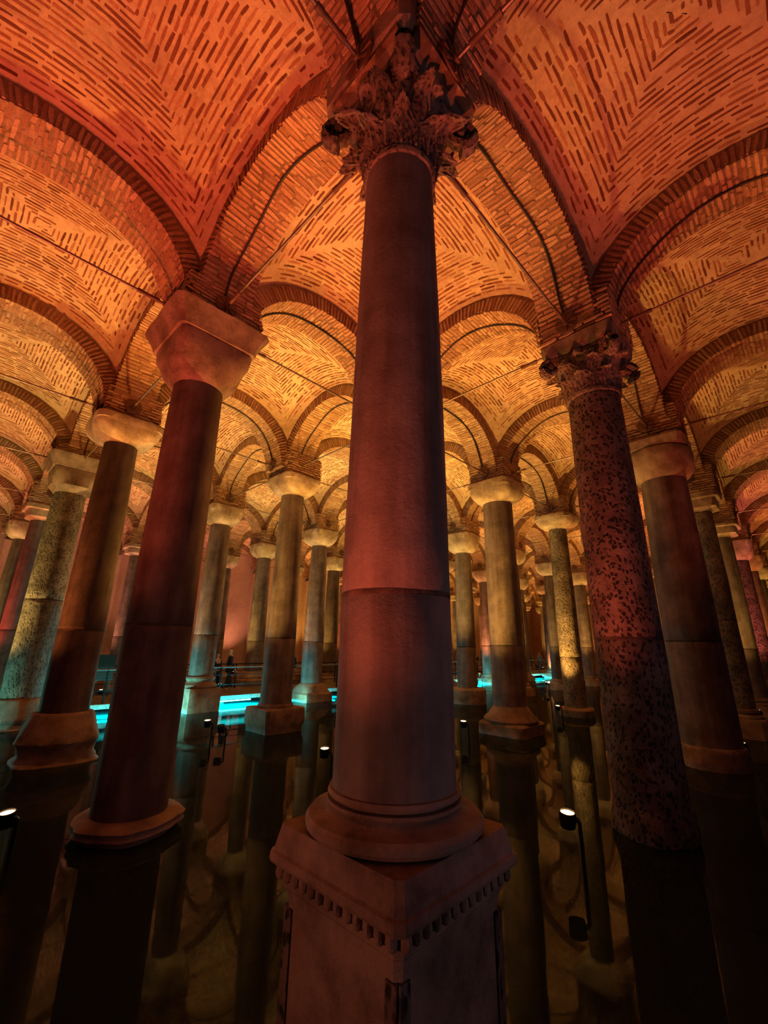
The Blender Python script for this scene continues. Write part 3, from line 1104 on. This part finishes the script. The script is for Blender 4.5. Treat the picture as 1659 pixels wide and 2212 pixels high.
for i in range(0, IMAX + 1):
    for j in range(0, JMAX):
        if (i, j) in NAMED or not in_frame(gp(i, j, 3.0), 0.03):
            continue
        column((i, j), 'small distant stone column deep in the hall', 0.0, 0.35 + 0.02 * ((i * 7 + j * 3) % 4 - 1.5), 0.42, 6.66 + 0.05 * ((i * 5 + j) % 3 - 1), 0.6, ('bowl', 'bowl', 'block')[(i + 2 * j) % 3], 'torus', 2.4,
               (M_MARBLE, M_MARBLE, M_MARBLE_D)[(i * 2 + j) % 3], group=FAR_GROUP, seed=30 + i * 6 + j, simple=True)
NAMED.update({(-1, 0): 'beyond the top edge', (0, -1): 'beyond the top right edge', (-1, 1): 'beyond the left edge', (1, -1): 'beyond the right edge'})

# ------------------------------------------------------------------ tie rods and soffit cables
def rosette_mesh():
    return MB().lathe([(0.0, 0.0), (0.19, 0.0), (0.19, 0.02), (0.17, 0.028), (0.05, 0.028), (0.045, 0.07), (0, 0.07)], 24).mesh('rosette', M_IRON, 40)


ROSETTE = rosette_mesh()
RIB = MB().box((0.105, 0, 0.03), (0.075, 0.012, 0.012)).mesh('rib', M_IRON)
ROD = [MB().tube([(-(s_ / 2 - 0.62), 0, 0), (s_ / 2 - 0.62, 0, 0)], 0.021, 8).mesh('rod', M_IRONL, 60) for s_ in (S, SJ)]
SLEEVE = MB().lathe([(0.02, -0.17), (0.036, -0.165), (0.036, -0.1), (0.03, -0.09), (0.03, 0.09), (0.036, 0.1), (0.036, 0.165), (0.02, 0.17)], 8).mesh('coupler', M_IRON, 50)


def cable_mesh(span):
    hs = span / 2 - 0.60
    pts = []
    for k in range(33):
        th = 0.06 + (pi - 0.12) * k / 32
        pts.append((-(hs - 0.03) * cos(th), 0.03 * sin(5 * th), NK + 1.0 + (1.55 - 0.03) * sin(th)))
    return MB().tube(pts, 0.019, 6).mesh('cable', M_CABLE, 60)


CABLE = [cable_mesh(S), cable_mesh(SJ)]
for (a, b_, ax) in arches:
    span = (S, SJ)[ax]
    mid = (gp(*a) + gp(*b_)) / 2
    if not in_view([gp(a[0] + (b_[0] - a[0]) * t, a[1] + (b_[1] - a[1]) * t, NK + 1.05) for t in (0.15, 0.3, 0.5, 0.7, 0.85)], 0.0):
        continue
    if a[1] == JMAX and b_[1] == JMAX:
        continue
    far = not (a in NAMED and b_ in NAMED)
    if far and (a in NAMED or b_ in NAMED):
        k_ = a if a in NAMED else b_
        if NAMED[k_].startswith('beyond'):
            lab, grp = 'thin distant iron tie rod strung between far column tops', 'distant tie rods'
        else:
            way = {(0, True): 'away to the right', (1, True): 'away to the left', (0, False): 'forward to the left', (1, False): 'forward to the right'}[(ax, k_ == a)]
            lab, grp = 'thin iron tie rod leaving %s %s' % (NAMED[k_], way), 'iron tie rods between the columns'
    elif far:
        lab, grp = 'thin distant iron tie rod strung between far column tops', 'distant tie rods'
    else:
        na, nb = NAMED[a], NAMED[b_]
        if na.startswith('beyond'):
            na, nb = nb, na
        lab = ('iron tie rod running from %s to %s' % (na, nb)) if not nb.startswith('beyond') else ('iron tie rod running from %s out %s' % (na, nb))
        grp = 'iron tie rods between the columns'
    root = thing('tie_rod', lab, 'tie rod', mid + Vector((0, 0, NK + 1.05)), ROT + ax * pi / 2, grp)
    link('rod', ROD[ax], root)
    dist = (mid - CAM).length
    for sx in (-1, 1):
        end = b_ if sx > 0 else a
        ro = link('rosette', ROSETTE, root, (sx * (span / 2 - (0.69 if end == (0, 1) else 0.635)), 0, 0))
        ro.rotation_euler = (0, -sx * pi / 2, 0)
        if dist < 20:
            for k in range(8):
                rb_ = link('rib', RIB, ro)
                rb_.rotation_euler = (0, 0, 2 * pi * k / 8)
            sl = link('coupler', SLEEVE, root, (sx * (span / 2 - 1.0), 0, 0))
            sl.rotation_euler = (0, pi / 2, 0)
    if dist < 26 and not far and (a, b_) not in {((-1, 1), (0, 1)), ((-1, 2), (0, 2)), ((0, 1), (0, 2))}:
        o = link('cable', CABLE[ax], None, mid, ROT + ax * pi / 2)
        lab2 = lab.replace('iron tie rod running', 'black cable curving under the arch')
        tag(o, lab2, 'cable', 'cables under the arches')

# ------------------------------------------------------------------ spot lamps in the water
POST = MB().tube([(0, 0, -0.55), (0, 0, 0.36), (0, 0, 0.40), (-0.02, 0, 0.43), (-0.06, 0, 0.44)], 0.022, 8).mesh('post', M_LAMP, 60)
HEAD = MB().lathe([(0.03, -0.10), (0.055, -0.09), (0.062, -0.02), (0.062, 0.05), (0.052, 0.05), (0.05, 0.02), (0.0, 0.018)], 16).mesh('lamp_head', M_LAMP, 40)
LENS = MB().lathe([(0.0, 0.024), (0.051, 0.024), (0.051, 0.034), (0.0, 0.04)], 16).mesh('lens', M_LENS, 40)
LENS_OFF = MB().lathe([(0.0, 0.024), (0.051, 0.024), (0.051, 0.034), (0.0, 0.04)], 16).mesh('lens', M_LAMP, 40)
FOOT = MB().lathe([(0.09, -0.55), (0.09, -0.52), (0.03, -0.50)], 12).mesh('foot', M_LAMP, 40)


def lamp(g, label, h=0.52, aim=None, watts=0, color=AMBER, cone=115, rz=0.0, group='spot lamps standing in the water', lit=True):
    p = gp(*g)
    root = thing('spot_lamp', label, 'lamp', (p.x, p.y, 0), rz, group)
    po = link('post', POST, root)
    po.scale = (1, 1, h / 0.5)
    po.location.z = 0.0
    hd = link('lamp_head', HEAD, root, (-0.13, 0, h - 0.05))
    hd.scale = (1.45, 1.45, 1.1)
    hd.rotation_euler = (radians(9), 0, 0)
    ln = link('lens', LENS if lit else LENS_OFF, hd)
    link('foot', FOOT, root)
    hp = Matrix.Rotation(rz, 4, 'Z') @ Vector((-0.115, 0, 0))
    base = Vector((p.x + hp.x, p.y + hp.y, h + 0.05))
    if watts:
        spot('lamp_light', base, aim if aim is not None else base + Vector((0, 0, 5)), watts, color, cone)
    return root


VC = NK + 3.0
P = 2300.0
# one lamp stands under each arch; what each one shows of itself and the colour of its light
SEEN_LAMPS = {
    (0, -1): ((0.65, 0.04), 'black spot lamp nearest the camera, right of the central column', 0.56),
    (0, 0): ((0.66, 0.97), 'black spot lamp hard against the left edge of the central column', 0.52),
    (0, 1): ((0.62, 1.88), 'small spot lamp in green water right of the slab-capital column', 0.50),
    (1, 0): ((1.62, 1.02), 'spot lamp left of the flared-foot column in dark water', 0.48),
    (2, 0): ((2.77, 1.01), 'spot lamp at the foot of the speckled slim column', 0.42),
    (-1, 0): ((-0.23, 1.02), 'lit spot lamp cut by the left edge of the picture', 0.42),
    (2, -1): ((2.29, -0.10), 'lower of the two spot lamps beside the stout drum-capital column', 0.34),
    (2, 1): ((2.57, 1.88), 'small spot lamp behind the right edge of the central column', 0.58),
    (4, 1): ((4.64, 1.98), 'tiny far spot lamp left of the speckled slim column', 0.50),
    (4, 2): ((4.74, 2.96), 'tiny lamp by the walkway right of the central column', 0.70),
    (6, 2): ((6.9, 2.95), 'tiny lamp by the walkway near the distant walker', 0.50),
}
LAMP_LIGHT = {(-1, -1): (0.45, REDDIM), (-1, 0): (0.9, RED), (-1, 1): (0.75, ORANGE), (-1, 2): (1.0, YELLOW), (-1, 3): (0.8, RED), (-1, 4): (0.8, YELLOW), (-1, 5): (0.5, ROSE),
              (0, -1): (0.48, REDDIM), (0, 0): (1.25, (1.0, 0.36, 0.065)), (0, 1): (1.1, AMBER), (0, 2): (0.8, AMBER), (0, 3): (0.8, AMBER), (0, 4): (0.7, ROSE), (0, 5): (0.6, ROSE),
              (1, -1): (0.32, REDDIM), (1, 0): (1.3, AMBER), (1, 1): (1.4, AMBER), (1, 2): (0.8, AMBER), (1, 3): (0.7, YELLOW), (1, 4): (0.5, ROSE), (1, 5): (0.6, ROSE),
              (2, -1): (0.22, ORANGE), (2, 0): (1.0, AMBER), (2, 1): (1.1, YELLOW), (2, 2): (1.1, YELLOW), (2, 3): (0.8, YELLOW), (2, 4): (0.6, ROSE), (2, 5): (0.5, ROSE),
              (3, -1): (0.45, AMBER), (4, -1): (0.9, PINK), (5, -1): (0.8, ORANGE), (6, -1): (0.6, AMBER)}
for i in range(-1, IMAX):
    for j in range(-1, JMAX):
        if j == JMAX - 1 and i > 8:
            continue
        w, c_ = LAMP_LIGHT.get((i, j), (0.8, (AMBER, YELLOW, ORANGE, AMBER)[(i * 2 + j) % 4]))
        if (i, j) in SEEN_LAMPS:
            g, lab, h = SEEN_LAMPS[(i, j)]
            if (i, j) == (-1, 0):
                # the visible lamp is turned away from the near column; an added, unseen spot farther along lights the vault
                lamp(g, lab, h, gp(-0.7, 0.9, VC), P * 0.3, c_, 70)
                p = gp(-0.6, 0.86)
                spot('lamp_light', (p.x, p.y, 0.5), gp(-0.55, 0.75, VC), P * w, c_, 100)
                continue
            lamp(g, lab, h, gp(g[0] - 0.12, min(g[1], j + 1) - 0.1, VC), P * w, c_, 100)
            continue
        g = (i + 0.65, j + (0.95 if j < JMAX - 1 else 0.7))
        if (i, j) == (1, -1):
            g = (1.45, -0.42)
        p = gp(*g)
        if in_frame((p.x, p.y, 0.3), 0.02):
            e0, e1 = NAMED.get((i, j + 1), 'beyond'), NAMED.get((i + 1, j + 1), 'beyond')
            if 'beyond' in e0[:6] or 'beyond' in e1[:6]:
                lab = 'spot lamp standing in the water under a far arch'
            else:
                lab = 'spot lamp under the arch from %s to %s' % (e0, e1)
            lamp(g, lab, 0.45, gp(g[0] - 0.12, g[1] - 0.1, VC), P * w, c_, 100, group='lamps under the far arches')
        else:
            spot('lamp_light', (p.x, p.y, 0.5), gp(g[0] - 0.12, g[1] - 0.1, VC), P * w, c_, 100)
lamp((0.65, 1.79), 'unlit black post beside the small lamp in green water', 0.42, lit=False)
lamp((3.0, -0.13), 'upper of the two spot lamps beside the stout drum-capital column', 0.30)
# added coloured fill spots, unseen behind the camera, to brighten the near columns
spot('fill_light', gp(-1.2, 0.25, 1.0), gp(0.1, 0.1, 3.6), 300, (1.0, 0.27, 0.14), 100)
spot('fill_light', gp(0.35, -1.4, 1.0), gp(0.3, 0.1, 4.6), 150, (0.85, 0.56, 0.70), 100)

# ------------------------------------------------------------------ walkway with its railing
def gl(i, j, z):
    """local coordinates of a grid point in a frame turned with the hall"""
    return Vector((i * S, j * SJ, z))


JW0, JW1 = 3.13, 3.72
walk = thing('walkway', 'dark raised visitor walkway along the left side, lit cyan underneath', 'walkway', (0, 0, 0), ROT)
x0, x1 = -0.4 * S, 8.6 * S
np_ = 150
for k in range(np_):
    xa = x0 + (x1 - x0) * k / np_
    xb = x0 + (x1 - x0) * (k + 1) / np_ - 0.012
    if k == 0:
        PLANK = MB().box((0, 0, 0), ((xb - xa) / 2, (JW1 - JW0) * SJ / 2 - 0.04, 0.02)).mesh('deck_plank', M_DECK)
    link('deck_plank', PLANK, walk, ((xa + xb) / 2, (JW0 + JW1) / 2 * SJ, 0.33))
MB().box(((x0 + x1) / 2, JW0 * SJ + 0.02, 0.28), ((x1 - x0) / 2, 0.03, 0.07)).obj('edge_beam', M_EDGE, walk)
MB().box(((x0 + x1) / 2, JW1 * SJ - 0.02, 0.28), ((x1 - x0) / 2, 0.03, 0.07)).obj('edge_beam', M_DECK, walk)
for k in range(17):
    for jj in (JW0 + 0.12, JW1 - 0.12):
        MB().box((x0 + 0.6 + k * 2.6, jj * SJ, -0.12), (0.07, 0.07, 0.43)).obj('leg', M_DECK, walk)
LEDS = [(-0.05, 0.5), (0.62, 0.5), (1.32, 0.9), (2.15, 0.5), (3.2, 0.5), (4.0, 0.5), (4.6, 0.9), (5.6, 0.5), (6.4, 0.5), (7.0, 0.7)]
for (i, ln) in LEDS:
    MB().box((i * S, JW0 * SJ - 0.03, 0.165), (ln, 0.035, 0.02)).obj('under_light', M_LED, walk)
for (jj, lab, nm) in ((JW0 + 0.03, 'black metal railing along the water side of the walkway', 'near'), (JW1 - 0.03, 'black metal railing along the wall side of the walkway', 'far')):
    rail = thing('railing', lab, 'railing', (0, 0, 0), ROT)
    PO = None
    for k in range(22):
        x = 0.05 * S + k * 1.95
        if PO is None:
            PO = MB().box((0, 0, 0.86), (0.025, 0.025, 0.52)).mesh('post', M_LAMP)
        link('post', PO, rail, (x, jj * SJ, 0))
    for z in (0.75, 1.1):
        MB().tube([(0.05 * S, jj * SJ, z), (0.05 * S + 21 * 1.95, jj * SJ, z)], 0.016, 6).obj('rail', M_LAMP, rail, 60)
    MB().tube([(0.05 * S, jj * SJ, 1.38), (0.05 * S + 21 * 1.95, jj * SJ, 1.38)], 0.028, 8).obj('handrail', M_IRONL if nm == 'near' else M_LAMP, rail, 60)
# cyan lights under the deck
for (i, w) in [(-0.05, 2500), (0.55, 5000), (1.32, 11000), (2.15, 4000), (4.0, 1200), (4.7, 1500), (6.6, 1500)]:
    L = bpy.data.lights.new('under_light_glow', 'AREA')
    L.shape = 'RECTANGLE'
    L.size, L.size_y = 2.0, 0.3
    L.energy = w
    L.color = CYAN
    o = bpy.data.objects.new('under_light_glow', L)
    COL.objects.link(o)
    o.location = gp(i, JW0 - 0.03, 0.13)
    o.rotation_euler = (0, 0, ROT)
for (g, w, c_) in [((0.72, 2.86), 150, TEAL), ((-0.35, 2.9), 110, TEAL), ((1.75, 2.85), 50, TEAL), ((4.6, 2.9), 100, TEAL), ((6.6, 2.9), 80, TEAL)]:
    point('pool_light', gp(g[0], g[1], 0.25), w, c_, 0.1)

# dark panel by the walkway
pn = thing('information_panel', 'black upright panel on the walkway behind the near-black column', 'panel', gp(0.53, 3.62, 0.35), ROT)
MB().box((0, 0, 1.0), (0.35, 0.03, 0.45)).obj('board', M_LAMP, pn)
for sx in (-1, 1):
    MB().box((sx * 0.28, 0.0, 0.3), (0.02, 0.02, 0.3)).obj('leg', M_LAMP, pn)


# ------------------------------------------------------------------ people
def skin_body(name, nodes, edges, material, parent, sub=2, root=0):
    me = bpy.data.meshes.new(name)
    me.from_pydata([n[:3] for n in nodes], edges, [])
    o = bpy.data.objects.new(name, me)
    COL.objects.link(o)
    sk = o.modifiers.new('skin', 'SKIN')
    sk.use_smooth_shade = True
    for k, n in enumerate(nodes):
        r_ = n[3]
        me.skin_vertices[0].data[k].radius = (r_, n[4]) if len(n) > 4 else (r_, r_)
    me.skin_vertices[0].data[root].use_root = True
    sb = o.modifiers.new('subdiv', 'SUBSURF')
    sb.levels = sub
    sb.render_levels = sub
    dg = bpy.context.evaluated_depsgraph_get()
    m2 = bpy.data.meshes.new_from_object(o.evaluated_get(dg))
    m2.name = name
    m2.materials.clear()
    m2.materials.append(material)
    COL.objects.unlink(o)
    bpy.data.objects.remove(o)
    return link(name, m2, parent)


def person(loc, rz, label, hair, skin, top, bottom, stride=0.12, arm=0.15, s=1.0, long_hair=False):
    root = thing('person', label, 'person', loc, rz, 'visitors on the walkway')
    root.scale = (s, s, s)
    b = [(0, 0, 0.93, .14, .11), (0, 0, 1.15, .135, .10), (0, -0.01, 1.38, .16, .10), (0, 0.0, 1.48, .06), (0, 0.01, 1.55, .058), (0, 0.0, 1.63, .085, .098), (0, -0.005, 1.72, .075, .085)]
    e = [(0, 1), (1, 2), (2, 3), (3, 4), (4, 5), (5, 6)]
    for sx in (-1, 1):
        o = len(b)
        st = stride * sx
        b += [(sx * .10, 0, 0.86, .085), (sx * .10, -st * .6 - 0.02, 0.49, .06), (sx * .10, -st + 0.03, 0.09, .04), (sx * .105, -st - 0.10, 0.035, .035)]
        e += [(0, o), (o, o + 1), (o + 1, o + 2), (o + 2, o + 3)]
        o = len(b)
        fa = arm * sx
        b += [(sx * .19, 0, 1.40, .055), (sx * .235, 0.02 + fa * .3, 1.13, .042), (sx * .23, -0.10 + fa, 0.90, .032), (sx * .225, -0.13 + fa * 1.1, 0.82, .028)]
        e += [(2, o), (o, o + 1), (o + 1, o + 2), (o + 2, o + 3)]
    body = skin_body('body', b, e, skin, root)
    # five fingers to each hand, ears and nose are carried by small chains
    for sx in (-1, 1):
        fa = arm * sx
        hx, hy, hz = sx * .225, -0.13 + fa * 1.1, 0.82
        f = []
        ed = []
        for k, (dy, ln) in enumerate([(-0.03, .07), (-0.01, .08), (0.01, .075), (0.03, .06), (-0.045, .05)]):
            o = len(f)
            f += [(hx, hy + dy, hz, .009), (hx, hy + dy * (1.2 if k < 4 else 1.8), hz - ln * .6, .009), (hx - sx * .012, hy + dy * (1.2 if k < 4 else 1.8), hz - ln, .007)]
            ed += [(o, o + 1), (o + 1, o + 2)]
        mb = MB()
        for k in range(5):
            mb.tube([f[3 * k][:3], f[3 * k + 1][:3], f[3 * k + 2][:3]], [.010, .009, .006], 5)
        mb.obj('hand', skin, root, 60)
    fc = MB()
    fc.lathe([(0, -.03), (.012, -.02), (.016, 0), (.006, .03), (0, .035)], 6, c=(0, -0.095)).v
    fc.v = [(x, y, z + 1.635) for x, y, z in fc.v]
    fc.obj('nose', skin, root, 60)
    hr = [(0, 0.02, 1.70, .098, .105), (0, 0.035, 1.64, .095, .08)]
    if long_hair:
        hr += [(0, 0.06, 1.52, .085, .05), (0, 0.07, 1.40, .07, .03)]
    skin_body('hair', hr, [(k, k + 1) for k in range(len(hr) - 1)], hair, root)
    j = [(0, 0, 0.88, .165, .13), (0, 0, 1.15, .155, .12), (0, -0.01, 1.38, .175, .12), (0, 0, 1.46, .085, .08)]
    je = [(0, 1), (1, 2), (2, 3)]
    for sx in (-1, 1):
        o = len(j)
        fa = arm * sx
        j += [(sx * .195, 0, 1.405, .072), (sx * .24, 0.02 + fa * .3, 1.13, .058), (sx * .235, -0.09 + fa, 0.92, .048)]
        je += [(2, o), (o, o + 1), (o + 1, o + 2)]
    skin_body('jacket', j, je, top, root)
    t = [(0, 0, 0.93, .15, .12)]
    te = []
    for sx in (-1, 1):
        o = len(t)
        st = stride * sx
        t += [(sx * .10, 0, 0.84, .10), (sx * .10, -st * .6 - 0.02, 0.49, .075), (sx * .10, -st + 0.03, 0.12, .06)]
        te += [(0, o), (o, o + 1), (o + 1, o + 2)]
    skin_body('trousers', t, te, bottom, root)
    return root


M_SKIN = plain('skin', (0.5, 0.3, 0.22), 0.6, noise=0.05)
M_BLOND = plain('blond_hair', (0.75, 0.5, 0.2), 0.5)
M_DARKHAIR = plain('dark_hair', (0.02, 0.015, 0.012), 0.5)
M_BLACKC = plain('black_cloth', (0.012, 0.012, 0.014), 0.9)
M_PALEC = plain('pale_cloth', (0.42, 0.30, 0.25), 0.9)
M_JEANS = plain('blue_jeans', (0.06, 0.10, 0.2), 0.9)
M_GREYC = plain('grey_cloth', (0.18, 0.18, 0.19), 0.9)


def stand(g, *a, **k):
    return person(gp(g[0], g[1], 0.35), *a, **k)


stand((1.48, 3.5), radians(120), 'blond person in dark jacket with pale front leaning by the railing', M_BLOND, M_SKIN, M_BLACKC, M_BLACKC, 0.1, 0.1, 0.97, long_hair=True)
stand((1.40, 3.58), radians(60), 'dark-haired person all in black beside the blond visitor', M_DARKHAIR, M_SKIN, M_BLACKC, M_BLACKC, 0.05, 0.05, 0.86)
stand((2.05, 3.4), radians(200), 'visitor in black just right of the block-plinth column', M_DARKHAIR, M_SKIN, M_BLACKC, M_GREYC, 0.1, 0.1, 0.93)
stand((2.12, 3.5), radians(20), 'second dark visitor close behind the one at the block-plinth column', M_DARKHAIR, M_SKIN, M_GREYC, M_BLACKC, 0.1, 0.1, 0.9)
stand((7.35, 3.4), radians(100), 'distant walker in grey top and blue jeans on the far walkway', M_DARKHAIR, M_SKIN, M_GREYC, M_JEANS, 0.2, 0.2, 0.95)
stand((5.25, 3.4), radians(0), 'dark figure beside the teal-footed back column', M_DARKHAIR, M_SKIN, M_BLACKC, M_BLACKC, 0.05, 0.05, 0.95)
